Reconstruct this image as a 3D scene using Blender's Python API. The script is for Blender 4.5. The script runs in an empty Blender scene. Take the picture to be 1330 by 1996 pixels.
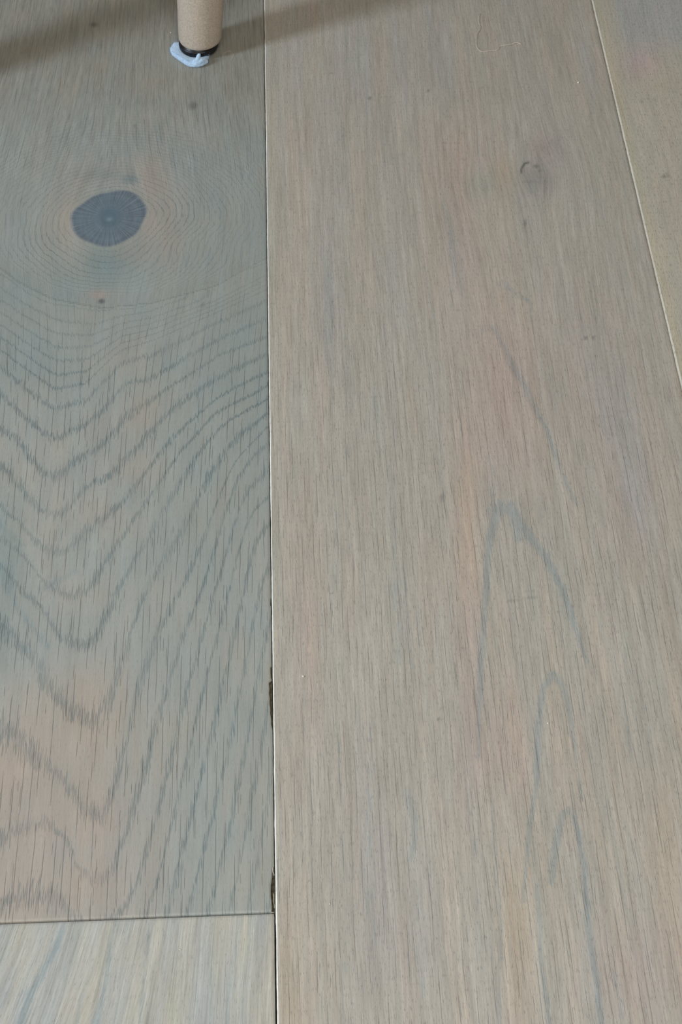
import bpy, bmesh, math, random
import numpy as np
from mathutils import Vector, Matrix, noise as mnoise

random.seed(7); rng = np.random.default_rng(7)
S = bpy.context.scene
COL = S.collection

# ------------------------------------------------------------------ camera
# world: X across the planks, Y along the planks, Z up, floor surface at z = 0, metres
FPX, CAM_H = 2750.0, 0.57731
_v = np.array([-187., 3902., -FPX]); _Y = _v/np.linalg.norm(_v)
_Z = np.array([0., FPX, 3902.]); _Z /= np.linalg.norm(_Z)
_X = np.cross(_Y, _Z)
RW = np.array([_X, _Y, _Z])                       # camera -> world rotation
cam_d = bpy.data.cameras.new('camera'); cam = bpy.data.objects.new('camera', cam_d); COL.objects.link(cam)
cam_d.sensor_fit = 'VERTICAL'; cam_d.sensor_height = 36.0; cam_d.lens = FPX*36.0/1996.0
cam_d.clip_start = 0.01; cam_d.clip_end = 50
cam.matrix_world = Matrix.Translation((0, 0, CAM_H)) @ Matrix([list(r) for r in RW]).to_4x4()
S.camera = cam

def P(x, y, z=0.0):
    """landmark measured on the photograph -> its place on the plane z"""
    d = RW @ np.array([x-665., 998.-y, -FPX]); t = (z-CAM_H)/d[2]
    return d[0]*t, d[1]*t
def proj(X, Y, Z=0.0):
    c = np.stack([X, Y, np.zeros_like(X)+Z-CAM_H], -1) @ RW
    w = np.maximum(-c[..., 2], 1e-3)
    return 665+FPX*c[..., 0]/w, 998-FPX*c[..., 1]/w

# ------------------------------------------------------------------ world, window light, exposure
W = bpy.data.worlds.new('room_ambience'); S.world = W; W.use_nodes = True
bg = W.node_tree.nodes['Background']; bg.inputs[0].default_value = (1.0, 0.89, 0.76, 1); bg.inputs[1].default_value = 0.215

def area(name, loc, target, sx, sy, power, color):
    L = bpy.data.lights.new(name, 'AREA'); L.shape = 'RECTANGLE'; L.size = sx; L.size_y = sy
    L.energy = power; L.color = color
    o = bpy.data.objects.new(name, L); COL.objects.link(o); o.location = loc
    o.rotation_euler = (Vector(target)-Vector(loc)).to_track_quat('-Z', 'Y').to_euler()
    return o
area('window_daylight', (-1.45, .20, .90), (0.0, 0.60, 0.0), 0.24, 0.8, 22.0, (0.72, 0.85, 1.0))
area('fill_behind_camera', (0.05, -0.55, 1.15), (0.0, 0.25, 0.0), 1.0, 0.8, 12.9, (0.98, 1.0, 0.94))  # added fill from behind the camera, brightens the near floor; no such source seen
S.view_settings.view_transform = 'Standard'; S.view_settings.look = 'None'
S.view_settings.gamma = 1.0; S.view_settings.use_curve_mapping = False
S.view_settings.exposure = 0.0

# ------------------------------------------------------------------ helpers
def tag(o, label=None, cat=None, group=None, kind=None):
    for k, v in (('label', label), ('category', cat), ('group', group), ('kind', kind)):
        if v: o[k] = v
    return o
def link(name, me, mat=None, parent=None):
    o = bpy.data.objects.new(name, me); COL.objects.link(o)
    if mat: me.materials.append(mat)
    if parent: o.parent = parent
    return o
def from_bm(name, bm, mat=None, parent=None, smooth=True):
    me = bpy.data.meshes.new(name); bm.normal_update(); bm.to_mesh(me); bm.free()
    if smooth: me.polygons.foreach_set('use_smooth', [True]*len(me.polygons))
    return link(name, me, mat, parent)
def empty(name, loc=(0, 0, 0), rz=0):
    o = bpy.data.objects.new(name, None); COL.objects.link(o); o.location = loc; o.rotation_euler = (0, 0, rz)
    o.empty_display_size = 0.05
    return o
def lathe(bm, prof, seg=48, axis0=None, axis1=None, cap=True):
    """prof: (radius, height) pairs; centre moves along axis0 -> axis1 with height fraction"""
    rings = []
    h0, h1 = prof[0][1], prof[-1][1]
    for r, h in prof:
        c = Vector((0, 0, h))
        if axis0 is not None:
            t = (h-h0)/(h1-h0) if h1 != h0 else 0
            c = Vector(axis0).lerp(Vector(axis1), t)
        rings.append([bm.verts.new((c.x+r*math.cos(2*math.pi*k/seg), c.y+r*math.sin(2*math.pi*k/seg), c.z)) for k in range(seg)])
    for a, b in zip(rings, rings[1:]):
        for k in range(seg):
            bm.faces.new((a[k], a[(k+1) % seg], b[(k+1) % seg], b[k]))
    if cap:
        bm.faces.new(rings[0][::-1]); bm.faces.new(rings[-1])
    return rings
def tube(bm, pts, r, seg=6, closed_ends=True):
    pts = [Vector(p) for p in pts]; rings = []
    n = len(pts)
    for i, p in enumerate(pts):
        d = (pts[min(i+1, n-1)]-pts[max(i-1, 0)]).normalized()
        up = Vector((0, 0, 1)) if abs(d.z) < .9 else Vector((1, 0, 0))
        a = d.cross(up).normalized(); b = d.cross(a)
        rr = r(i/(n-1)) if callable(r) else r
        rings.append([bm.verts.new(p+a*rr*math.cos(2*math.pi*k/seg)+b*rr*math.sin(2*math.pi*k/seg)) for k in range(seg)])
    for a, b in zip(rings, rings[1:]):
        for k in range(seg): bm.faces.new((a[k], a[(k+1) % seg], b[(k+1) % seg], b[k]))
    if closed_ends: bm.faces.new(rings[0][::-1]); bm.faces.new(rings[-1])
def lin(c):
    c = np.clip(np.asarray(c, float), 0, 1)
    return np.where(c <= 0.04045, c/12.92, ((c+0.055)/1.055)**2.4)
def sm(a, b, x):
    t = np.clip((x-a)/(b-a), 0, 1); return t*t*(3-2*t)

class NT:
    """tiny node builder"""
    def __init__(s, name):
        s.m = bpy.data.materials.new(name); s.m.use_nodes = True; s.t = s.m.node_tree
        s.b = s.t.nodes['Principled BSDF']
    def n(s, typ, **kw):
        nd = s.t.nodes.new(typ)
        for k, v in kw.items(): setattr(nd, k, v)
        return nd
    def put(s, sock, v):
        if isinstance(v, bpy.types.NodeSocket): s.t.links.new(v, sock)
        elif v is not None: sock.default_value = v
    def math(s, op, a, b=None, c=None, clamp=False):
        nd = s.n('ShaderNodeMath', operation=op, use_clamp=clamp)
        for i, v in enumerate((a, b, c)): s.put(nd.inputs[i], v)
        return nd.outputs[0]
    def vec(s, x, y, z=0.0):
        nd = s.n('ShaderNodeCombineXYZ'); s.put(nd.inputs[0], x); s.put(nd.inputs[1], y); s.put(nd.inputs[2], z); return nd.outputs[0]
    def noise(s, vec, scale=1.0, detail=2.0, rough=0.5, out=0):
        nd = s.n('ShaderNodeTexNoise'); s.put(nd.inputs['Vector'], vec); nd.inputs['Scale'].default_value = scale
        nd.inputs['Detail'].default_value = detail; nd.inputs['Roughness'].default_value = rough
        return nd.outputs[out]
    def ramp(s, x, a, b, lo=0.0, hi=1.0, smooth=True):
        nd = s.n('ShaderNodeMapRange'); nd.interpolation_type = 'SMOOTHSTEP' if smooth else 'LINEAR'
        for i, v in enumerate((x, a, b, lo, hi)): s.put(nd.inputs[i], v)
        return nd.outputs[0]
    def mix(s, f, a, b, blend='MIX'):
        nd = s.n('ShaderNodeMix', data_type='RGBA', blend_type=blend)
        s.put(nd.inputs[0], f)
        for sk, v in ((nd.inputs[6], a), (nd.inputs[7], b)):
            if isinstance(v, tuple) and len(v) == 3: v = (*v, 1)
            s.put(sk, v)
        return nd.outputs[2]
    def attr(s, name):
        nd = s.n('ShaderNodeAttribute', attribute_name=name); return nd

# ------------------------------------------------------------------ oak material (fields come from mesh attributes)
def wood_material(name, ringamp=1.0, dash=1.0, fine=1.0, pores=0.5, seed=0.0, fs=1.0, bluec=(.60, .76, .88), bmax=.68):
    k = NT(name)
    tint = k.attr('tint').outputs['Color']
    g = k.n('ShaderNodeSeparateXYZ'); k.t.links.new(k.attr('grain').outputs['Vector'], g.inputs[0])
    m = k.n('ShaderNodeSeparateXYZ'); k.t.links.new(k.attr('marks').outputs['Vector'], m.inputs[0])
    q = k.n('ShaderNodeSeparateXYZ'); k.t.links.new(k.attr('stain').outputs['Vector'], q.inputs[0])
    u, v, ring = g.outputs; gain = q.outputs[1]; ringw, dashw, knot = m.outputs; blue, pink, dark = q.outputs
    # wobble of the fibres
    wob = k.noise(k.vec(k.math('MULTIPLY', u, 0.10), k.math('MULTIPLY', v, 0.022), seed), 1, 2)
    u2 = k.math('ADD', u, k.math('MULTIPLY', k.math('SUBTRACT', wob, 0.5), 1.6))
    # fine fibre: about half a millimetre wide, a centimetre or two long
    f1 = k.noise(k.vec(k.math('MULTIPLY', u2, 2.1*fs), k.math('MULTIPLY', v, 0.09*fs), seed+3), 1, 3, .7)
    f2 = k.noise(k.vec(k.math('MULTIPLY', u2, 0.75*fs), k.math('MULTIPLY', v, 0.022*fs), seed+9), 1, 3, .55)
    f3 = k.noise(k.vec(k.math('MULTIPLY', u2, 3.2), k.math('MULTIPLY', v, 0.33), seed+17), 1, 2, .55)
    f4 = k.noise(k.vec(k.math('MULTIPLY', u2, 0.12), k.math('MULTIPLY', v, 0.012), seed+23), 1, 2, .5)
    # ring contour lines, ragged along the fibre
    rag = k.noise(k.vec(k.math('MULTIPLY', u2, 1.7), k.math('MULTIPLY', v, 0.075), seed+31), 1, 1, .5)
    rg = k.math('ADD', ring, k.math('MULTIPLY', k.math('SUBTRACT', rag, .5), 0.62))
    fr = k.math('FRACT', rg)
    d = k.math('ABSOLUTE', k.math('SUBTRACT', fr, 0.5))
    line = k.ramp(d, 0.03, 0.13, 1.0, 0.0)
    soft = k.ramp(d, 0.0, 0.42, 1.0, 0.0)
    comb = k.ramp(k.noise(k.vec(k.math('MULTIPLY', u2, 2.3), k.math('MULTIPLY', v, 0.11), seed+41), 1, 1, .5), .40, .60)
    linem = k.math('MULTIPLY', k.math('MULTIPLY', line, ringw), k.math('MULTIPLY_ADD', comb, .80, .28), clamp=True)
    linem = k.math('MULTIPLY', linem, ringamp, clamp=True)
    # dashes: single vessels cut open
    def dashes(w, L, dens, wd, sd, wl):
        uj = k.math('ADD', u2, k.math('MULTIPLY', k.math('SUBTRACT', k.noise(k.vec(k.math('MULTIPLY', u, .3), k.math('MULTIPLY', v, .08), sd), 1, 2), .5), wl))
        c = k.math('DIVIDE', uj, w); ci = k.math('FLOOR', c)
        w1 = k.n('ShaderNodeTexWhiteNoise', noise_dimensions='2D'); k.put(w1.inputs['Vector'], k.vec(ci, sd))
        vv = k.math('MULTIPLY_ADD', w1.outputs['Value'], 91.7, k.math('DIVIDE', v, L)); vi = k.math('FLOOR', vv)
        w2 = k.n('ShaderNodeTexWhiteNoise', noise_dimensions='3D'); k.put(w2.inputs['Vector'], k.vec(ci, vi, sd))
        sp = k.n('ShaderNodeSeparateColor'); k.t.links.new(w2.outputs['Color'], sp.inputs[0])
        r, gg, bb = sp.outputs
        du = k.math('ABSOLUTE', k.math('SUBTRACT', k.math('SUBTRACT', k.math('FRACT', c), .5), k.math('MULTIPLY', k.math('SUBTRACT', gg, .5), .6)))
        dv = k.math('ABSOLUTE', k.math('MULTIPLY', k.math('SUBTRACT', k.math('FRACT', vv), .5), 2.0))
        ln = k.math('MULTIPLY_ADD', bb, .6, .4)
        tp = k.math('SUBTRACT', 1.0, k.math('POWER', k.math('DIVIDE', dv, ln), 3.0), clamp=True)
        wdt = k.math('MULTIPLY', tp, wd/w)
        on = k.math('MULTIPLY', k.math('LESS_THAN', r, dens), k.ramp(tp, 0, .25))
        return k.math('MULTIPLY', on, k.ramp(k.math('SUBTRACT', du, wdt), -.06, .05, 1, 0))
    da = dashes(4.0, 40., .85, .13, seed+1.3, .5)
    db = dashes(1.9, 12., .16, .11, seed+5.1, .5)
    dd = k.math('MULTIPLY', k.math('MAXIMUM', da, k.math('MULTIPLY', db, .75)), dashw)
    dd = k.math('MULTIPLY', dd, dash, clamp=True)
    por = k.math('MULTIPLY', k.ramp(f3, .60, .72), pores)
    por = k.math('MULTIPLY', por, k.math('SUBTRACT', 1.0, knot))
    # assemble colour
    c = tint
    v1 = k.math('MULTIPLY_ADD', k.math('SUBTRACT', f1, .5), k.math('MULTIPLY_ADD', gain, .5, .55*fine), 1.0)
    v2 = k.math('MULTIPLY_ADD', k.math('SUBTRACT', f2, .5), k.math('MULTIPLY_ADD', gain, .45, .42*fine), v1)
    v3 = k.math('MULTIPLY_ADD', k.math('SUBTRACT', f4, .5), .20, v2)
    c = k.mix(1.0, c, k.vec(v3, v3, v3), 'MULTIPLY')
    # greyish lime left in soft summer wood, warm in late wood
    hue = k.ramp(k.noise(k.vec(k.math('MULTIPLY', u2, .16), k.math('MULTIPLY', v, .010), seed+51), 1, 3, .6), .35, .65)
    c = k.mix(k.math('MULTIPLY', hue, .8), c, k.mix(1.0, c, (1.04, .985, .955), 'MULTIPLY'))
    c = k.mix(k.math('MULTIPLY', k.math('MULTIPLY', soft, ringw), .30), c, k.mix(1.0, c, (.87, .925, .955), 'MULTIPLY'))
    c = k.mix(linem, c, k.mix(1.0, c, (.52, .62, .68), 'MULTIPLY'))
    cb = k.noise(k.vec(k.math('MULTIPLY', u2, 1.5), k.math('MULTIPLY', v, .085), seed+61), 1, 3, .7)
    bl = k.ramp(k.math('MULTIPLY_ADD', k.math('SUBTRACT', cb, .5), 2.3, blue), .15, .95, 0, bmax)
    bl = k.math('MULTIPLY', bl, k.ramp(blue, .02, .18))
    c = k.mix(bl, c, k.mix(1.0, c, bluec, 'MULTIPLY'))
    c = k.mix(dd, c, k.mix(1.0, c, (.60, .64, .67), 'MULTIPLY'))
    c = k.mix(k.math('MULTIPLY', por, .8), c, k.mix(1.0, c, (.55, .57, .58), 'MULTIPLY'))
    fl = k.math('MULTIPLY', k.ramp(k.noise(k.vec(k.math('MULTIPLY', u2, 2.4), k.math('MULTIPLY', v, .16), seed+71), 1, 2, .6), .60, .74), .55*fine)
    c = k.mix(fl, c, k.mix(1.0, c, (1.22, 1.24, 1.27), 'MULTIPLY'))
    # knot: radial checks and growth rings
    a = k.attr('polar'); ps = k.n('ShaderNodeSeparateXYZ'); k.t.links.new(a.outputs['Vector'], ps.inputs[0])
    rad = k.noise(k.vec(k.math('MULTIPLY', ps.outputs[0], 2.6), k.math('MULTIPLY', ps.outputs[1], .10), seed), 1, 3, .7)
    rings = k.math('SINE', k.math('MULTIPLY_ADD', rad, 1.5, k.math('MULTIPLY', ps.outputs[2], 17.0)))
    kn = k.math('MULTIPLY_ADD', k.math('SUBTRACT', rad, .5), 1.9, k.math('MULTIPLY_ADD', rings, .035, .98))
    c = k.mix(knot, c, k.mix(1.0, c, k.vec(kn, kn, kn), 'MULTIPLY'))
    c = k.mix(dark, c, (.055, .055, .06))
    k.put(k.b.inputs['Base Color'], c)
    # relief
    hgt = k.math('MULTIPLY_ADD', dd, -1.0, k.math('MULTIPLY', linem, -.8))
    hgt = k.math('MULTIPLY_ADD', f1, .55*fine, hgt)
    hgt = k.math('MULTIPLY_ADD', por, -.7, hgt)
    hgt = k.math('MULTIPLY_ADD', bl, -.25, hgt)
    bp = k.n('ShaderNodeBump'); bp.inputs['Strength'].default_value = .8; bp.inputs['Distance'].default_value = .00030
    k.put(bp.inputs['Height'], hgt); k.put(k.b.inputs['Normal'], bp.outputs[0])
    k.put(k.b.inputs['Roughness'], k.math('MULTIPLY_ADD', linem, .15, .46))
    k.b.inputs['Specular IOR Level'].default_value = .42
    return k.m

def plain(name, color, rough=.6, nscale=0, namp=0, spec=.4, bump=0, stretch=(1, 1, 1), sheen=0):
    k = NT(name); col = (*lin(color), 1)
    if nscale:
        tc = k.n('ShaderNodeTexCoord'); mp = k.n('ShaderNodeMapping'); mp.inputs['Scale'].default_value = stretch
        k.t.links.new(tc.outputs['Object'], mp.inputs[0])
        nz = k.noise(mp.outputs[0], nscale, 3, .65)
        f = k.ramp(nz, .25, .75, 1-namp, 1+namp)
        k.put(k.b.inputs['Base Color'], k.mix(1.0, col, k.vec(f, f, f), 'MULTIPLY'))
        if bump:
            b = k.n('ShaderNodeBump'); b.inputs['Distance'].default_value = bump; k.put(b.inputs['Height'], nz)
            k.put(k.b.inputs['Normal'], b.outputs[0])
    else: k.b.inputs['Base Color'].default_value = col
    k.b.inputs['Roughness'].default_value = rough; k.b.inputs['Specular IOR Level'].default_value = spec
    if sheen: k.b.inputs['Sheen Weight'].default_value = sheen
    return k.m

M_sub = plain('dark_subfloor', (.12, .10, .085), .9, 60, .3)
M_core = plain('bare_brown_core', (.29, .25, .18), .8, 300, .4, stretch=(1, .1, 1))
M_leg = plain('speckled_beige_leg', (.70, .645, .585), .62, 1100, .20, spec=.3, bump=.00012)
M_black = plain('black_plastic', (.055, .06, .075), .38, 0)
M_felt = plain('pale_blue_felt', (.74, .84, .94), .95, 1500, .10, spec=.1, bump=.0006, sheen=.5)
M_fuzz = plain('felt_fibre', (.72, .83, .95), .9)
M_hair = plain('pale_lint_thread', (.84, .78, .74), .6)
M_crumb = plain('white_crumb', (.95, .93, .88), .7, 900, .1)
M_seat = plain('beige_seat_fabric', (.62, .57, .50), .85, 400, .15)

# ------------------------------------------------------------------ fields of the grain
J1, J2 = -0.0193, 0.2007               # the two long joints (X)
YE = 0.2033                            # the end joint (Y)
PW = 0.22
def blob(px, py, x, y, rx, ry, p=2.0):
    d = ((px-x)/rx)**2+((py-y)/ry)**2
    return np.exp(-np.power(d, p/2))
def stroke(px, py, pts, w0, soft=1.0):
    """pts (x, y[, width]) polyline; 1 on the line falling to 0 at its width"""
    best = np.zeros_like(px)
    for a, b in zip(pts, pts[1:]):
        wa = a[2] if len(a) > 2 else w0; wb = b[2] if len(b) > 2 else w0
        ax, ay, bx, by = a[0], a[1], b[0], b[1]
        L2 = (bx-ax)**2+(by-ay)**2
        t = np.clip(((px-ax)*(bx-ax)+(py-ay)*(by-ay))/L2, 0, 1)
        d = np.hypot(px-(ax+t*(bx-ax)), py-(ay+t*(by-ay)))
        best = np.maximum(best, sm(1, 0, d/(1.3*(wa+t*(wb-wa)))))
    return best
def vnoise(X, Y, s, seed=0):
    """smooth value noise on arrays, about -1..1"""
    x, y = X*s, Y*s
    xi, yi = np.floor(x).astype(int), np.floor(y).astype(int)
    tab = np.random.default_rng(100+seed).uniform(-1, 1, (256, 256))
    fx, fy = x-xi, y-yi; fx, fy = fx*fx*(3-2*fx), fy*fy*(3-2*fy)
    T = lambda a, b: tab[a % 256, b % 256]
    return (T(xi, yi)*(1-fx)+T(xi+1, yi)*fx)*(1-fy)+(T(xi, yi+1)*(1-fx)+T(xi+1, yi+1)*fx)*fy

RINGS = {
 -6: [(0,520),(42,553),(105,583),(198,600),(295,591),(421,557),(540,490)],
 1: [(0,692),(105,772),(168,759),(185,738),(236,688),(300,668),(380,632),(540,560)],
 2: [(0,734),(55,789),(110,825),(126,812),(168,806),(198,772),(240,726),(295,717),(400,655),(540,595)],
 3: [(0,793),(38,831),(84,877),(114,886),(139,865),(185,844),(219,810),(248,764),(286,759),(349,728),(434,675),(540,630)],
 4: [(0,869),(34,886),(67,945),(84,966),(126,968),(135,945),(160,924),(206,903),(236,865),(269,831),(337,764),(430,705),(540,665)],
 5: [(0,945),(17,978),(55,1008),(93,1037),(131,1037),(168,974),(198,966),(232,953),(269,911),(320,844),(366,806),(450,745),(540,700)],
 6: [(0,1016),(34,1037),(84,1113),(160,1113),(168,1084),(206,1050),(248,1000),(300,930),(350,860),(420,790),(540,730)],
 7: [(0,1075),(25,1096),(63,1122),(101,1180),(126,1206),(181,1214),(190,1172),(206,1134),(236,1088),(290,1000),(350,905),(420,820),(540,755)],
 8: [(0,1130),(17,1151),(42,1193),(84,1218),(110,1277),(143,1302),(190,1307),(223,1231),(236,1197),(253,1151),(286,1100),(340,1000),(400,890),(450,830),(540,780)],
 9: [(0,1300),(42,1320),(76,1395),(101,1429),(126,1460),(160,1495),(190,1517),(215,1505),(220,1454),(236,1395),(253,1345),(257,1286),(269,1240),(303,1172),(354,1105),(400,1000),(450,900),(540,800)],
 10: [(0,1547),(25,1564),(88,1547),(122,1576),(139,1606),(160,1648),(210,1669),(227,1618),(248,1551),(257,1471),(286,1400),(300,1320),(340,1220),(390,1120),(425,1000),(463,900),(540,825)],
 11: [(0,1720),(17,1677),(84,1656),(126,1669),(143,1732),(168,1766),(202,1757),(236,1745),(262,1680),(300,1540),(333,1400),(360,1280),(410,1150),(450,1000),(485,920),(540,870)],
 12: [(0,1830),(200,1840),(270,1790),(320,1620),(370,1400),(400,1260),(440,1130),(474,1000),(540,930)],
 13: [(0,1900),(250,1900),(300,1800),(350,1600),(400,1400),(440,1230),(470,1100),(493,1010),(540,980)],
 14: [(0,1970),(280,1960),(330,1850),(380,1650),(442,1400),(470,1260),(505,1080),(540,1040)],
 15: [(0,2040),(300,2030),(370,1850),(420,1650),(476,1400),(510,1200),(540,1120)],
 16: [(0,2110),(330,2100),(410,1850),(460,1650),(503,1400),(525,1280),(540,1220)],
 17: [(0,2180),(360,2170),(450,1850),(500,1600),(525,1450),(540,1360)],
 18: [(0,2250),(400,2240),(490,1850),(520,1680),(540,1560)],
 19: [(0,2300),(440,2290),(530,1850),(540,1760)]}
RK = sorted(RINGS); RF = [np.array([P(*p) for p in RINGS[k]]) for k in RK]

def flow(X, Y, kx, ky, R, ell=1.0):
    """fibre coordinate that parts around a knot at (kx, ky)"""
    dx, dy = X-kx, (Y-ky)/ell
    r2 = dx*dx+dy*dy
    return kx+dx*np.sqrt(np.maximum(r2/(r2+R*R), 0)) - (X) , r2

def fields_A(X, Y, px, py):
    n = X.size
    kx, ky = P(213, 424)
    # ring field from the contours
    XG = np.linspace(-.26, .02, 561); kr = np.exp(-.5*(np.arange(-12, 13)/3.2)**2); kr /= kr.sum()
    YY = np.stack([np.interp(X, XG[12:-12], np.convolve(np.interp(XG, r[:, 0], r[:, 1]), kr, 'valid')) for r in RF])      # decreasing with k
    for i in range(1, len(RK)): YY[i] = np.minimum(YY[i], YY[i-1]-.0015)
    ring = np.full(n, float(RK[-1]))
    for i in range(len(RK)-1):
        a, b = YY[i], YY[i+1]
        inn = (Y <= a) & (Y > b)
        ring[inn] = (RK[i]+(a-Y)/(a-b)*(RK[i+1]-RK[i]))[inn]
    dx, dy = X-kx, Y-ky
    sy = np.where(dy < 0, .98, .80)
    rho = np.hypot(dx*1.05, dy*1.0/sy*1.0)
    R0 = abs(P(205, 602)[1]-ky)
    rhw = rho*(1+.035*vnoise(X, Y, 55, 91)+.012*vnoise(X, Y, 190, 92))
    rad = -6+(rhw-R0)/R0*22+1.6*vnoise(X*.7, Y*.7, 45, 93)*sm(.075, .05, rho)
    up = Y > YY[0]
    w = sm(-.012, .010, Y-YY[0])
    ring = ring*(1-w)+rad*w+np.where(up & False, 0, 0)
    ringw = np.where(Y > YY[0], .42, .8)
    below = sm(-.01, .02, ky-Y)
    ringw = np.where(up, (.62+.1*below)*sm(.023, .030, rho)*sm(.14, .075, rho)+.10+.28*sm(.066, .045, rho), ringw)
    ringw = ringw*(.55+.45*sm(600, 820, py))
    ringw *= 1-.25*sm(400, 500, px)*sm(900, 1100, py)
    ringw *= .85+.3*vnoise(X, Y, 40, 3)
    off, r2 = flow(X, Y, kx, ky, .052, 1.35)
    u = (X+off)*1000
    # fibres fan out above the knot to the left
    fan = sm(150, 330, py)*sm(620, 440, py)
    u2 = u
    v = Y*1000
    knotr = np.hypot(dx/.0208, (dy)/.0245)
    ang = np.arctan2(dy, dx)
    edge = 1+.07*np.sin(2*ang+.8)+.035*np.sin(3*ang-1)+.02*np.sin(7*ang)
    kn = sm(1.04, .93, knotr/edge)
    dashw = (.35+.65*sm(560, 760, py))*(1-kn)
    dashw = np.where(py < 330, .65, dashw)*(1-kn)*(1-.7*sm(2.6, 1.5, knotr))
    base = np.zeros((n, 3))+np.array([150, 154, 149])
    warm = np.array([12, 0, -4.])
    base += (sm(620, 900, py)[:, None])*np.array([5, 3, 2.])
    base += (sm(1150, 1600, py)*sm(420, 150, px))[:, None]*np.array([8, -1, -4.])
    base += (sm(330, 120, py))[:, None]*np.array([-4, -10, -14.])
    for (x, y, rx, ry, s) in [(130,430,34,70,.8),(300,400,45,80,.8),(210,345,100,22,.8),(275,800,45,35,.8),(205,835,50,28,.6),(240,910,55,30,.8),(120,925,45,30,.5),(190,1000,70,30,.7),(250,690,60,40,.5),(130,1160,45,30,.7),
                              (175,1350,75,65,1.0),(60,1400,40,70,.6),(180,1430,50,60,.7),(20,1500,60,60,.8),(90,1620,70,35,.6),(200,1600,50,50,.8),(190,1710,50,30,.6),(60,1740,90,50,.6),
                              (130,430,40,60,.6),(290,360,50,50,.8),(300,470,60,40,.8),(240,500,70,18,.7),(210,330,90,30,.5),(330,420,40,60,.5),(280,1720,70,60,.4)]:
        base += blob(px, py, x, y, rx, ry)[:, None]*warm*s*.5
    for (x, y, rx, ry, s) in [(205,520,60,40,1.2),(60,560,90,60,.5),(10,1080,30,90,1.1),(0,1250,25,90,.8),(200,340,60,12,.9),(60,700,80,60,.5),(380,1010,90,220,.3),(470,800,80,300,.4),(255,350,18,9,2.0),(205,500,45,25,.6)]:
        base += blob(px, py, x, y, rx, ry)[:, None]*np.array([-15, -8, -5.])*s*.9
    base += vnoise(X, Y, 55, 1)[:, None]*np.array([3, 1, -1.])+vnoise(X, Y*.4, 160, 2)[:, None]*2.2
    kc = np.array([107, 119, 127.])
    core = blob(knotr, 0*knotr, 0, 0, .42, 1)[:, None]
    kcol = kc+core*np.array([-12, -6, -3.])+sm(.75, 1.0, knotr/edge)[:, None]*np.array([-6, -7, -5.])
    kcol += (blob(px, py, 213, 427, 5, 4))[:, None]*np.array([28, 28, 22.])
    base = base*(1-kn[:, None])+kcol*kn[:, None]
    # small knots and pin marks
    dk = np.zeros(n)
    for (x, y, rx, ry, s) in [(376,206,9,8,.45),(382,204,5,4,.3),(183,48,7,5,.55),(198,587,6,5,.75),(262,245,3,3,.3),(396,595,4,5,.25)]:
        dk = np.maximum(dk, blob(px, py, x, y, rx, ry, 3)*s)
    base += blob(px, py, 192, 574, 20, 9)[:, None]*warm*1.2
    blue = np.zeros(n)
    for pts in ([(0,1110,20),(30,1180,16),(95,1260,12)], [(0,1020,14),(40,1060,12)], [(80,1150,10),(150,1112,10)]):
        blue = np.maximum(blue, stroke(px, py, pts, 10)*.5)
    pol = np.stack([ang*9, rho*60, knotr], -1)
    return u2, v, ring, ringw, dashw, kn, blue, dk, base, pol

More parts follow.
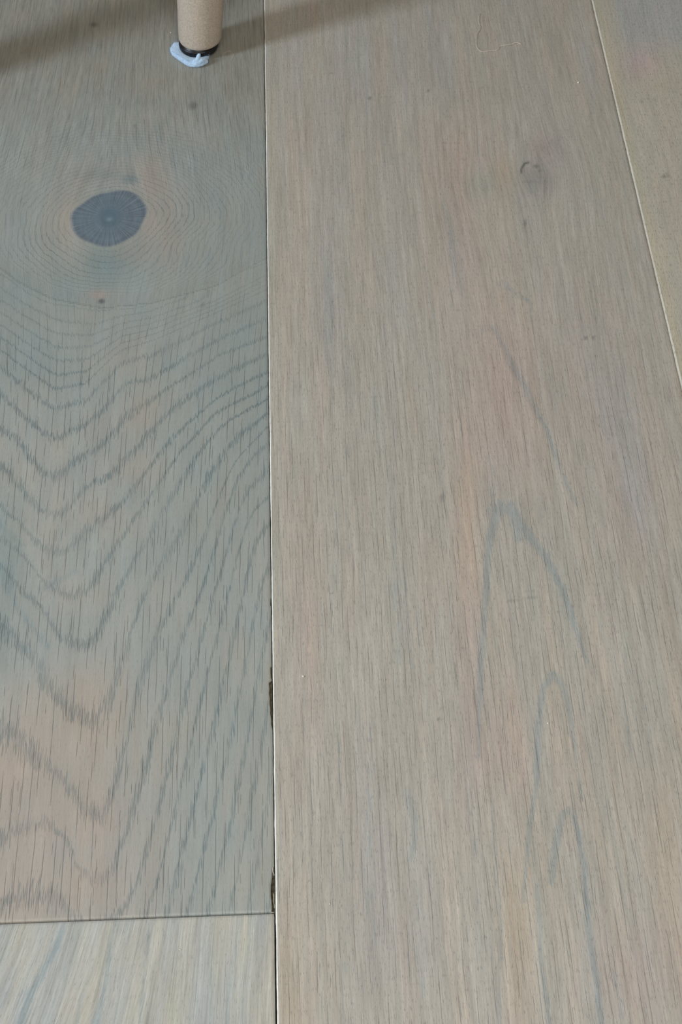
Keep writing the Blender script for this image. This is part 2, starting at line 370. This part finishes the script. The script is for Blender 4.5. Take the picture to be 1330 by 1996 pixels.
def fields_B(X, Y, px, py):
    n = X.size
    kx, ky = P(1045, 338)
    off, r2 = flow(X, Y, kx, ky, .017, 1.6)
    off2, _ = flow(X, Y, *P(940, 365), .012, 2.2)
    u = (X+off+off2)*1000; v = Y*1000
    ring = (X*1000*.22)+vnoise(X, Y*.25, 30, 8)*1.1
    ringw = .16*sm(600, 1300, py)+.05
    base = np.zeros((n, 3))+np.array([173, 166.5, 156])
    # warmer and cooler lengths
    for (x, y, rx, ry, c) in [
        (970,860,90,110,(5,-6,-4)),(985,700,60,120,(4,-7,-4)),(905,1000,28,200,(7,-3,-10)),(915,1300,24,260,(5,-5,-4)),(965,1460,60,110,(5,-6,-5)),(600,1240,28,230,(5,-4,-4)),
        (1010,1800,30,160,(8,1,-8)),(1120,1500,30,140,(4,-2,-4)),(1300,1560,35,200,(5,0,-6)),(560,1950,30,200,(7,0,-8)),(880,320,70,90,(5,-5,-5)),(990,340,28,40,(6,-2,-12)),
        (700,250,90,200,(-2,-2,-1)),(900,520,40,120,(4,-5,-3)),(1250,1900,110,110,(3,-7,-3)),(1150,700,80,160,(-2,-5,-1)),(590,700,60,200,(1,0,-2)),(1210,900,60,140,(-4,-5,1)),
        (640,650,18,160,(-9,-6,1)),(940,362,30,30,(-30,-14,-12)),(1050,350,36,32,(-36,-34,-24)),(1060,290,40,30,(-14,-18,-12)),(1245,1000,60,100,(-3,-4,2)),(720,1650,60,140,(-6,-6,0)),(770,1850,90,120,(-4,-5,0)),
        (1190,400,50,180,(-4,-1,-2)),(1000,150,200,80,(-3,-2,-1)),(530,300,14,900,(2,2,-3)),(735,900,8,700,(-2,0,-1)),(540,1240,10,900,(4,4,2))]:
        base += blob(px, py, x, y, rx, ry)[:, None]*np.array(c, float)*.5
    base += vnoise(X*3, Y*.35, 30, 11)[:, None]*np.array([3, .5, -1.5])+vnoise(X*2, Y*.15, 120, 12)[:, None]*np.array([2.4, 2.0, 2.6])
    blue = np.zeros(n)
    for pts, s in [
        ([(932,1480,5),(938,1290,10),(948,1150,12),(952,1060,12),(972,985,17),(1000,1000,17),(1028,1040,14),(1062,1085,11),(1095,1145,9),(1122,1222,9),(1145,1290,6)], .75),
        ([(995,985,14),(1012,1050,14)], .6), ([(955,1000,14),(965,930,10),(950,890,6)], .35),
        ([(1020,1760,6),(1030,1640,8),(1045,1530,9),(1050,1420,10),(1058,1345,12),(1078,1315,12),(1100,1340,12),(1112,1395,11),(1120,1450,7),(1135,1560,5)], .7),
        ([(1075,1720,9),(1082,1660,13),(1095,1590,12),(1110,1578,9),(1128,1620,8),(1140,1700,7),(1146,1800,8),(1160,1900,9),(1172,1996,9)], .7),
        ([(968,550,9),(985,558,13),(1005,572,9),(1030,588,8)], .45), ([(925,655,10),(945,640,14),(968,640,13),(985,675,11)], .35),
        ([(962,640,8),(985,680,8),(1000,715,13),(1022,750,11),(1048,805,8),(1068,845,9),(1088,900,7),(1110,955,7),(1125,985,5)], .6),
        ([(880,440,9),(884,520,9),(880,600,6)], .35), ([(905,720,5),(900,800,5),(895,900,4)], .35),
        ([(958,1530,5),(965,1650,6),(975,1800,9),(972,1996,12)], .5), ([(1040,1640,5),(1050,1780,8),(1058,1900,8),(1070,1996,8)], .55),
        ([(765,1130,12),(780,1220,12),(775,1330,8)], .30), ([(790,1540,12),(810,1600,14),(800,1680,8)], .4), ([(725,1400,10),(718,1560,14),(715,1700,16),(735,1850,16)], .3),
        ([(672,1880,6),(670,1996,7)], .4), ([(1210,700,14),(1225,780,12)], .25), ([(1205,1320,4),(1222,1400,5),(1230,1480,4)], .45), ([(1130,1250,4),(1160,1330,5),(1180,1440,5)], .3),
        ([(815,1850,20),(830,1996,24)], .25), ([(1200,1900,14),(1215,1996,14)], .3), ([(595,1320,10),(590,1450,12),(600,1560,8)], .25), ([(640,480,12),(642,720,10)], .2), ([(880,1840,5),(890,1920,6)], .35),
        ([(1215,820,8),(1235,960,9),(1262,1080,7)], .22), ([(1165,1185,4),(1172,1250,5)], .4)]:
        blue = np.maximum(blue, np.minimum(1, stroke(px, py, pts, 10)*s*1.35))
    blue = np.maximum(blue, .22*sm(.1, .8, vnoise(X*3.5, Y*.25, 40, 15))*sm(300, 900, py))
    dk = np.zeros(n)
    for (x, y, rx, ry, s) in [(721,193,3.2,3.2,.55),(835,178,3,3,.5),(1142,660,4,4,.5),(1157,659,3.2,3.2,.5),(1024,437,4,8,.4),(1297,0,0.1,.1,0),(862,970,6,9,.28),
                              (1045,325,6,3.5,.45),(1052,334,3,3,.3),(856,1402,3,3,.5),(545,1391,2,2,.6),(1038,355,16,2,.18)]:
        if rx > .5: dk = np.maximum(dk, blob(px, py, x, y, rx, ry, 3)*s)
    dk = np.maximum(dk, stroke(px, py, [(1016,338),(1017,329),(1023,320),(1030,318)], 3.0)*.75)
    dk = np.maximum(dk, stroke(px, py, [(990,1173),(1045,1165)], 2.6)*.22)
    dashw = np.full(n, .8)*sm(250, 1000, py)+.12
    pol = np.zeros((n, 3))
    return u, v, ring, ringw, dashw, 0*X, blue, dk, base, pol

def fields_C(X, Y, px, py):
    n = X.size
    u = X*1000+vnoise(X, Y, 12, 21)*3; v = Y*1000
    base = np.zeros((n, 3))+np.array([182, 176, 161.])
    t = X-J2
    gray = sm(.012, .05, t-.055+ (Y-.55)*.42*-1+vnoise(X, Y, 18, 22)*.012)
    base += gray[:, None]*np.array([-15, -9, 4.])
    gray2 = sm(.74, .79, Y)*sm(.008, .02, t)
    base += gray2[:, None]*np.array([-10, -5, 6.])
    base += blob(px, py, 1250, 125, 35, 30)[:, None]*np.array([4, -6, 4.])
    base += sm(.007, .0, t)[:, None]*np.array([4, 2, -4.])
    base += vnoise(X*2, Y*.6, 60, 23)[:, None]*np.array([2, 1.5, 1.])
    dk = np.zeros(n)
    for (x, y, rx, ry, s) in [(1294,346,4,4,.55),(1301,345,6,2.5,.35),(1277,197,3,3,.3),(1250,200,3,4,.25)]:
        dk = np.maximum(dk, blob(px, py, x, y, rx, ry, 3)*s)
    return u, v, X*200, .04+0*X, .35+0*X, 0*X, .05+0*X, dk, base, np.zeros((n, 3))

def fields_D(X, Y, px, py):
    n = X.size
    s = X-J1
    sl = .22*sm(-.02, -.10, s)+.05
    u = (X-sl*(Y-YE))*1000+vnoise(X*3, Y, 30, 31)*1.0; v = Y*1000
    base = np.zeros((n, 3))+np.array([172, 171, 164.])
    base += vnoise(u/1000*4, Y*.4, 60, 33)[:, None]*np.array([5, 2.5, -2.])
    for (x, y, rx, ry, c) in [(420,1880,10,90,(8,4,-8)),(480,1830,12,60,(8,4,-8)),(250,1850,20,40,(5,2,-3)),(60,1860,40,40,(4,3,1)),(20,1960,30,60,(-6,-3,2)),(330,1960,20,60,(5,3,-4)),(120,1950,30,40,(3,0,-2))]:
        base += blob(px, py, x, y, rx, ry)[:, None]*np.array(c, float)*.5
    blue = np.zeros(n)
    for pts, s_ in [([(124,1800,5),(110,1845,12),(88,1890,13),(60,1935,13),(40,1996,16)], .85), ([(228,1795,5),(215,1850,7),(208,1900,8),(195,1960,11),(185,1996,12)], .75),
                   ([(292,1795,4),(285,1860,4),(278,1940,5),(272,1996,7)], .6), ([(470,1780,4),(458,1860,4),(448,1930,6),(440,1996,7)], .55), ([(415,1900,5),(408,1996,6)], .45),
                   ([(160,1940,8),(150,1996,10)], .5), ([(350,1795,4),(345,1900,4)], .4), ([(505,1790,3),(500,1996,4)], .35), ([(320,1800,6),(312,1880,7)], .25), ([(380,1800,4),(370,1996,4)], .35),
                   ([(524,1790,4),(520,1900,5),(518,1996,5)], .35)]:
        blue = np.maximum(blue, stroke(px, py, pts, 8)*s_)
    return u, v, u*.25, .12+0*X, .45+0*X, 0*X, blue, 0*X, base, np.zeros((n, 3))

def fields_far(X, Y, px, py):
    n = X.size
    z = np.floor((X-J1)/PW)
    base = np.zeros((n, 3))+np.array([160, 154, 144.])+(vnoise(X, Y*.3, 9, 41)*6)[:, None]
    return X*1000, Y*1000, X*90+vnoise(X, Y*.2, 12, 42)*4, .3+0*X, .5+0*X, 0*X, .15*sm(.2, .8, vnoise(X*4, Y*.3, 20, 43)), 0*X, base, np.zeros((n, 3))

def make_plank(name, x0, x1, y0, y1, dense, dx, dy, fields, mat, parent, z=0.0, notch=None, bevL=.0007, bevR=.0006, bevE=.0003, label=None, pale=None):
    """board with eased edges: a grid over its face, four skirts down; dense = (ya, yb) range of fine rows"""
    T = .014
    nx = max(2, int(round((x1-x0)/dx))); xs = np.linspace(x0+bevL, x1-bevR, nx+1)
    X = np.concatenate([[x0, x0], xs[:1], [xs[0]+.00012], xs[1:], [x1, x1]])
    ZX = np.concatenate([[-T, -bevL], np.zeros(nx+2), [-bevR, -T]])
    if dense:
        a, b = max(dense[0], y0+bevE), min(dense[1], y1-bevE)
        ys = list(np.linspace(a, b, max(2, int((b-a)/dy))))
        if a-y0 > .003: ys = list(np.linspace(y0+bevE, a, max(2, int((a-y0)/.05)))[:-1])+ys
        if y1-b > .003: ys = ys+list(np.linspace(b, y1-bevE, max(2, int((y1-b)/.05)))[1:])
    else: ys = list(np.linspace(y0+bevE, y1-bevE, 6))
    Y = np.array([y0, y0]+ys+[y1, y1]); ZY = np.concatenate([[-T, -bevE], np.zeros(len(ys)), [-bevE, -T]])
    XX, YY = np.meshgrid(X, Y); ZZ = np.minimum(ZX[None, :], ZY[:, None])+z
    if notch is not None:
        cut = notch(Y)
        for j in (-1, -2, -3, -4, -5, -6):
            if j >= -2: XX[:, j] -= cut
            else: XX[:, j] = np.minimum(XX[:, j], XX[:, -2]-(.0001*(-j-2)+bevR*.9))
    # edges are never dead straight
    wv = (vnoise(YY[:, :2]*1., YY[:, :2]*0, 120, 77)+vnoise(YY[:, :2], YY[:, :2]*0, 700, 78)*.5)*.00007
    XX[:, :2] += wv
    ny, nxx = XX.shape
    co = np.stack([XX, YY, ZZ], -1).reshape(-1, 3)
    idx = np.arange(ny*nxx).reshape(ny, nxx)
    q = np.stack([idx[:-1, :-1], idx[:-1, 1:], idx[1:, 1:], idx[1:, :-1]], -1).reshape(-1, 4)
    me = bpy.data.meshes.new(name)
    me.vertices.add(len(co)); me.vertices.foreach_set('co', co.ravel())
    me.loops.add(q.size); me.loops.foreach_set('vertex_index', q.ravel())
    me.polygons.add(len(q)); me.polygons.foreach_set('loop_start', np.arange(0, q.size, 4)); me.polygons.foreach_set('loop_total', np.full(len(q), 4))
    me.update(calc_edges=True)
    Xf, Yf = co[:, 0].copy(), co[:, 1].copy()
    px, py = proj(Xf, Yf)
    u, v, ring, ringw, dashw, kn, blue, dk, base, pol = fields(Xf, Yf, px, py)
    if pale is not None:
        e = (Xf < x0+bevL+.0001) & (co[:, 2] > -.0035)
        base[e] = np.array(pale)  # whitish worn edge, with the lit bevel's highlight painted into its tint
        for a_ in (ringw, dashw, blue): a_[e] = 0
    def put(nm, arr, ty='FLOAT_VECTOR'):
        at = me.attributes.new(nm, ty, 'POINT')
        if ty == 'FLOAT_COLOR': at.data.foreach_set('color', np.concatenate([arr, np.ones((len(arr), 1))], 1).astype(np.float32).ravel())
        else: at.data.foreach_set('vector', arr.astype(np.float32).ravel())
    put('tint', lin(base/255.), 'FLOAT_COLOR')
    put('grain', np.stack([u, v, ring], -1)); put('marks', np.stack([ringw, dashw, kn], -1))
    put('stain', np.stack([blue, (fields is fields_A)*sm(470, 200, py)*sm(-300, 0, px), dk], -1)); put('polar', pol)
    o = link(name, me, mat, parent)
    if label: o['label'] = label
    return o

# ------------------------------------------------------------------ the floor
bm = bmesh.new(); bmesh.ops.create_cube(bm, size=1, matrix=Matrix.Translation((.04, .65, -.0175)) @ Matrix.Diagonal((2.5, 2.7, .005, 1)))
floor = from_bm('floor', bm, M_sub, smooth=False)
tag(floor, 'grey-beige limed oak plank floor with dark joints', None, None, 'structure')

MA = wood_material('grey_limed_oak_with_large_knot', 1.0, .95, .55, .30, 0.)
MB_ = wood_material('beige_limed_oak', .55, .8, 1.25, .62, 40., fs=.62, bluec=(.68, .82, .94))
MC = wood_material('yellowish_limed_oak', .4, .9, .9, .95, 80.)
MD = wood_material('streaky_pale_oak', .5, .6, 1.4, .4, 120., fs=.6, bluec=(.62, .77, .88))

def chip(Y):
    """splinters broken out of the right edge of the knotty plank"""
    c = np.zeros_like(Y)
    def seg(ya, yb, f): 
        a, b = P(532, yb)[1], P(532, ya)[1]; t = np.clip((b-Y)/(b-a), 0, 1); m = (Y >= a) & (Y <= b); c[m] = np.maximum(c[m], f(t)[m])
    seg(1299, 1324, lambda t: .0006-.0002*t)
    seg(1325, 1420, lambda t: .0012*(1-t**2.2*.85)+.0001*np.sin(t*30))
    seg(1688, 1720, lambda t: .0003+.0010*t**.6+.0002*np.sin(t*40))
    seg(1720, 1777, lambda t: .0013+.0002*np.sin(t*6))
    seg(1165, 1178, lambda t: .0003+0*t); seg(740, 748, lambda t: .0003+0*t)
    return c
G = .00035
DENSE = (.145, .865)
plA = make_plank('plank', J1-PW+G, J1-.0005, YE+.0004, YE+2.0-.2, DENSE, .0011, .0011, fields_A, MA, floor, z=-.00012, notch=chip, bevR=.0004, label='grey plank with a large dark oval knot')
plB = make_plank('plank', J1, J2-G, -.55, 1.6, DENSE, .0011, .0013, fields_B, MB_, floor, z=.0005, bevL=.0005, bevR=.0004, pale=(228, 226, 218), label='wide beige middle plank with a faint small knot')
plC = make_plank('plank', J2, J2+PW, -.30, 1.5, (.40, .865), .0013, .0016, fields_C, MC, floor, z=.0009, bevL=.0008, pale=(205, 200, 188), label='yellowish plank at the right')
plD = make_plank('plank', J1-PW+G, J1-.0008, -.62, YE-.0003, (.145, YE), .0011, .0011, fields_D, MD, floor, z=-.0001, label='pale plank with blue-grey streaks at the lower left')
# ragged tongues of bare wood left in the chips
for (ya, yb, w, nm) in [(1299, 1424, .0016, 'splinter_scar'), (1690, 1778, .0017, 'splinter_scar')]:
    bm = bmesh.new(); n = 24; top = []
    for i in range(n+1):
        yy = P(532, yb)[1]+(P(532, ya)[1]-P(532, yb)[1])*i/n
        zt = -.0011+.0003*math.sin(i*1.9)+random.uniform(-.0002, .0002)
        top.append((bm.verts.new((J1-w, yy, zt-.0002)), bm.verts.new((J1-.0003, yy, zt)), bm.verts.new((J1-.0003, yy, -.006)), bm.verts.new((J1-w, yy, -.006))))
    for a, b in zip(top, top[1:]):
        for k in range(4): bm.faces.new((a[k], a[(k+1) % 4], b[(k+1) % 4], b[k]))
    bm.faces.new(top[0]); bm.faces.new(top[-1][::-1])
    o = from_bm(nm, bm, M_core, plA, smooth=False); o['label'] = 'bare brown chip in the plank edge'
# thin slivers still standing in the lower chip
for (a, b, c0, r) in [((533, 1741), (535, 1770), 0, .00022), ((531, 1690), (534, 1706), 1, .00014)]:
    bm = bmesh.new(); A_, B_ = P(*a), P(*b)
    tube(bm, [(A_[0]+(B_[0]-A_[0])*t+.0001*math.sin(t*9), A_[1]+(B_[1]-A_[1])*t, -.0004) for t in np.linspace(0, 1, 8)], lambda t: r*(1-.6*t)+.00005, 6)
    from_bm('sliver', bm, M_hair if c0 else plain('pale_sliver', (.62, .57, .47), .7), plA)
# boards beyond the picture so the floor goes on
MF = wood_material('limed_oak', .5, .8, .8, .4, 160.)
for i, (x0, ya, yb) in enumerate([(J1-2*PW, -.6, .55), (J1-2*PW, .5505, 1.9), (J1-3*PW, -.6, 1.1), (J1-3*PW, 1.1005, 1.9), (J1+2*PW, -.6, .9), (J1+2*PW, .9005, 1.9), (J1+3*PW, -.6, 1.3),
                                  (J1-4*PW, -.6, .3), (J1-4*PW, .3005, 1.9), (J1-PW+.0, YE+1.8005, YE+1.95)]):
    make_plank('plank', x0+G, x0+PW-G, ya, yb, (ya, yb), .02, .03, fields_far, MF, floor)

# ------------------------------------------------------------------ chairs (one leg in view)
def make_chair(name, loc, rz):
    """local origin = floor under the front left leg; +x to the right leg, +y to the back"""
    c = empty(name, loc, rz)
    Wd, Dp, Hs = .40, .40, .43
    for i, (lx, ly) in enumerate([(0, 0), (Wd, 0), (0, Dp), (Wd, Dp)]):
        sx, sy = (1 if lx == 0 else -1), (1 if ly == 0 else -1)
        bot = Vector((lx, ly, .0082)); topv = Vector((lx+sx*LEAN[0]*.42, ly+sy*LEAN[1]*.42, Hs))
        bm = bmesh.new()
        prof = [(.0128, .0082), (.01345, .0086), (.01385, .0095), (.0140, .011), (.01425, .018), (.0148, .034), (.0163, .10), (.0200, .26), (.0235, Hs)]
        seg = 64; rings = []
        for r, h in prof:
            t = (h-.0082)/(Hs-.0082); cc = bot.lerp(topv, t)
            rings.append([bm.verts.new((cc.x+r*math.cos(2*math.pi*k/seg), cc.y+r*math.sin(2*math.pi*k/seg), h)) for k in range(seg)])
        for a, b in zip(rings, rings[1:]):
            for k in range(seg): bm.faces.new((a[k], a[(k+1) % seg], b[(k+1) % seg], b[k]))
        bm.faces.new(rings[0][::-1]); bm.faces.new(rings[-1])
        leg = from_bm('leg', bm, M_leg, c)
        bm = bmesh.new()
        lathe(bm, [(.0108, .0022), (.0124, .0026), (.0128, .0036), (.0128, .0060), (.0123, .0066), (.0112, .0070), (.0112, .0084)], 48)
        gl = from_bm('glide', bm, M_black, leg); gl.location = (lx-.0012, ly-.0004, 0)
        gl['label'] = 'black plastic glide'
    bm = bmesh.new(); bmesh.ops.create_cube(bm, size=1, matrix=Matrix.Translation((Wd/2, Dp/2, Hs+.03)) @ Matrix.Diagonal((.46, .46, .07, 1)))
    bmesh.ops.bevel(bm, geom=bm.edges[:], offset=.02, segments=4, affect='EDGES')
    from_bm('seat', bm, M_seat, c)
    bm = bmesh.new(); bmesh.ops.create_cube(bm, size=1, matrix=Matrix.Translation((Wd/2, Dp+.03, Hs+.30)) @ Matrix.Diagonal((.44, .05, .34, 1)))
    bmesh.ops.bevel(bm, geom=bm.edges[:], offset=.02, segments=4, affect='EDGES')
    from_bm('backrest', bm, M_seat, c)
    for sx in (.06, Wd-.06):
        bm = bmesh.new(); tube(bm, [(sx, Dp-.02, Hs+.02), (sx, Dp+.02, Hs+.10), (sx, Dp+.03, Hs+.2)], .012, 12); from_bm('back_post', bm, M_leg, c)
    return c
# leg centre: the end of the leg stands over this point
LX, LY = P(390, 73.5, .0086)
# lean that keeps the leg upright in view: solve X at z for column 391.5
def lean():
    z1, dy = .06, .10*.05
    Yt = LY+dy; Z = np.array([z1-CAM_H])
    lo, hi = LX-.05, LX+.05
    for _ in range(40):
        mid = (lo+hi)/2
        if proj(np.array([mid]), np.array([Yt]), z1)[0][0] < 391.8: lo = mid
        else: hi = mid
    return ((lo-LX)/.0514, dy/.0514)
LEAN = lean()
ch = make_chair('chair', (LX, LY, 0), 0)
tag(ch, 'chair with a speckled beige round tapered leg standing on the grey knotty plank', 'chair')
# the neighbour whose leg, just outside the left edge, throws the soft shadow at the upper left
ax, ay = P(-120, 175)
c2 = make_chair('chair', (ax-.02, ay, 0), math.radians(90-8))
tag(c2, 'second beige chair standing just outside the left edge, its leg shading the upper left corner', 'chair')

# ------------------------------------------------------------------ felt pad under the glide
pad = empty('felt_pad', (*P(372, 108), 0))
tag(pad, 'frayed pale blue felt pad squashed out from under the chair leg', 'felt pad')
cx, cy = P(372, 108)
outl = [(332.5,100),(334,108),(342,115),(354,123),(364,130),(374,133),(388,133),(399,129),(405,121),(409,112),(408,102),(400,94),(385,89),(365,87),(350,87),(339,90)]
pts = [Vector((P(x, y)[0]-cx, P(x, y)[1]-cy)) for x, y in outl]
def dens(pts, k=5):
    o = []; n = len(pts)
    for i in range(n):
        p0, p1, p2, p3 = pts[i-1], pts[i], pts[(i+1) % n], pts[(i+2) % n]
        for j in range(k):
            t = j/k; o.append(.5*((2*p1)+(p2-p0)*t+(2*p0-5*p1+4*p2-p3)*t*t+(3*p1-p0-3*p2+p3)*t**3))
    return o
ol = dens(pts); cen = sum(ol, Vector((0, 0)))/len(ol)
bm = bmesh.new(); prev = None; rows = []
H = .0024
for s, z in [(.90, .0002), (.96, .0003), (.99, .0009), (1.0, .0017), (.985, .0025), (.94, .0031), (.87, .0034), (.75, .0035), (.6, .0034), (.3, .0026), (.02, .0026)]:
    row = []
    for i, p in enumerate(ol):
        q = cen+(p-cen)*s
        j = 1+.03*mnoise.noise(Vector((q.x*400, q.y*400, z*900)))
        q = cen+(p-cen)*s*j
        zz = z*(1+.22*mnoise.noise(Vector((q.x*250, q.y*250, 3)))) if s > .8 else z
        row.append(bm.verts.new((q.x, q.y, zz)))
    rows.append(row)
n = len(ol)
for a, b in zip(rows, rows[1:]):
    for k in range(n): bm.faces.new((a[k], a[(k+1) % n], b[(k+1) % n], b[k]))
bm.faces.new(rows[0][::-1]); bm.faces.new(rows[-1])
# torn tuft curling up at the right front and the rolled front lip, grown together with the pad
def lumps(path, rad, step=.0006):
    P3 = [Vector((P(x, y, z)[0]-cx, P(x, y, z)[1]-cy, z)) for (x, y, z) in path]
    for a, b in zip(P3, P3[1:]):
        m_ = max(1, int((b-a).length/step))
        for t in range(m_):
            c = a.lerp(b, t/m_); r = rad*random.uniform(.75, 1.15)
            c = c+Vector([random.gauss(0, .0002) for _ in range(3)])
            c.z = max(c.z, r*.9)
            bmesh.ops.create_icosphere(bm, subdivisions=2, radius=r, matrix=Matrix.Translation(c))
lumps([(378,122,.003),(383,117,.0045),(387,111,.0062),(389,105,.0078)], .0014)
lumps([(380,126,.002),(389,120,.0034),(396,117,.0038),(401,116,.0030)], .0016)
lumps([(398,122,.0015),(404,117,.0022)], .0013)
0 and lumps([(338,99,.0024),(342,106,.0030),(352,113,.0032),(364,120,.0032),(376,124,.0030),(386,123,.0028)], .0017)
pb = from_bm('pad_body', bm, M_felt, pad)
rm = pb.modifiers.new('grow_together', 'REMESH'); rm.mode = 'VOXEL'; rm.voxel_size = .00028; rm.use_smooth_shade = True
sm_ = pb.modifiers.new('soften', 'SMOOTH'); sm_.iterations = 4
# fuzz
bm = bmesh.new()
for i in range(1500):
    a = random.random()*n; p = ol[int(a) % n]; s = random.uniform(.8, 1.0)
    q = cen+(p-cen)*s; dirn = (p-cen).normalized()
    z0 = random.uniform(.0006, .0044 if p.y < 0 else .0028)
    L = random.uniform(.0005, .0016); w = Vector((random.gauss(0, .5), random.gauss(0, .5), random.gauss(.2, .5)))
    d = (Vector((dirn.x, dirn.y, .2))+w).normalized(); e = Vector((random.gauss(0, 1), random.gauss(0, 1), random.gauss(0, .6)))*.0004
    p0 = Vector((q.x, q.y, z0)); p2 = p0+d*L+e; p1 = p0+d*L*.5
    for t_ in (p1, p2): t_.z = max(t_.z, .0002)
    tube(bm, [p0, p1, p2], lambda t: .000035*(1-.5*t), 3, False)
fz = from_bm('fuzz', bm, M_fuzz, pad); fz['kind'] = 'stuff'

# ------------------------------------------------------------------ lint and crumbs
def thread(label, pix, r, name='lint_thread', mat=M_hair):
    g = [P(x, y) for x, y in pix]; o = empty(name, (*g[0], 0)); bpy.data.objects.remove(o)
    pts2 = [Vector((X_, Y_)) for X_, Y_ in g]; fine = []
    N = len(pts2)
    for i in range(N-1):
        p0, p1, p2, p3 = pts2[max(i-1, 0)], pts2[i], pts2[i+1], pts2[min(i+2, N-1)]
        for j in range(6):
            t = j/6; fine.append(.5*((2*p1)+(p2-p0)*t+(2*p0-5*p1+4*p2-p3)*t*t+(3*p1-p0-3*p2+p3)*t**3))
    fine.append(pts2[-1]); base = fine[0]; bm = bmesh.new()
    zb = .00052 if g[0][0] > J1 else -.0001
    tube(bm, [(f_.x-base.x, f_.y-base.y, r+.00005+.0003*abs(math.sin(i*.35))) for i, f_ in enumerate(fine)], r, 6)
    o = from_bm(name, bm, mat); o.location = (base.x, base.y, zb)
    return tag(o, label, 'lint')
thread('long pale bent lint thread lying on the beige plank at upper right', [(935,28),(933,42),(936,56),(930,68),(928,82),(932,98),(942,103),(958,101),(970,99),(975,92),(992,90),(1005,86),(1016,88)], .00019)
thread('tiny curled hair on the floor right of the chair leg', [(434,112),(437,104),(446,100),(453,103),(455,110),(450,118)], .00007)
thread('short pale hair beside the felt pad under the chair leg', [(424,92),(428,95),(431,91),(433,88)], .00006)

def crumb(label, x, y, r, mat=M_crumb, seed=0):
    bm = bmesh.new(); bmesh.ops.create_icosphere(bm, subdivisions=2, radius=r)
    for v in bm.verts:
        v.co *= 1+.35*mnoise.noise(v.co/r*1.3+Vector((seed, seed, 0))); v.co.z *= .7; v.co.x *= .8
    zm = min(v.co.z for v in bm.verts)
    for v in bm.verts: v.co.z -= zm
    o = from_bm('crumb', bm, mat); X_, Y_ = P(x, y); o.location = (X_, Y_, .0005 if X_ > J1 else -.0001)
    return tag(o, label, 'crumb')
crumb('white crumb near the right joint, upper right', 1127, 163, .0006, seed=1)
crumb('white crumb beside the long left joint, below mid height', 591, 1320, .0005, seed=2)
crumb('small white crumb on the lower right of the beige plank', 1068, 1411, .00038, seed=3)
crumb('pale speck on the grey plank just left of the chair leg', 333, 64, .0004, seed=4)
crumb('tiny white speck on the streaky plank at the lower left', 351, 1851, .00028, seed=5)
crumb('tiny white speck on the lower left part of the beige plank', 643, 1763, .00025, seed=6)
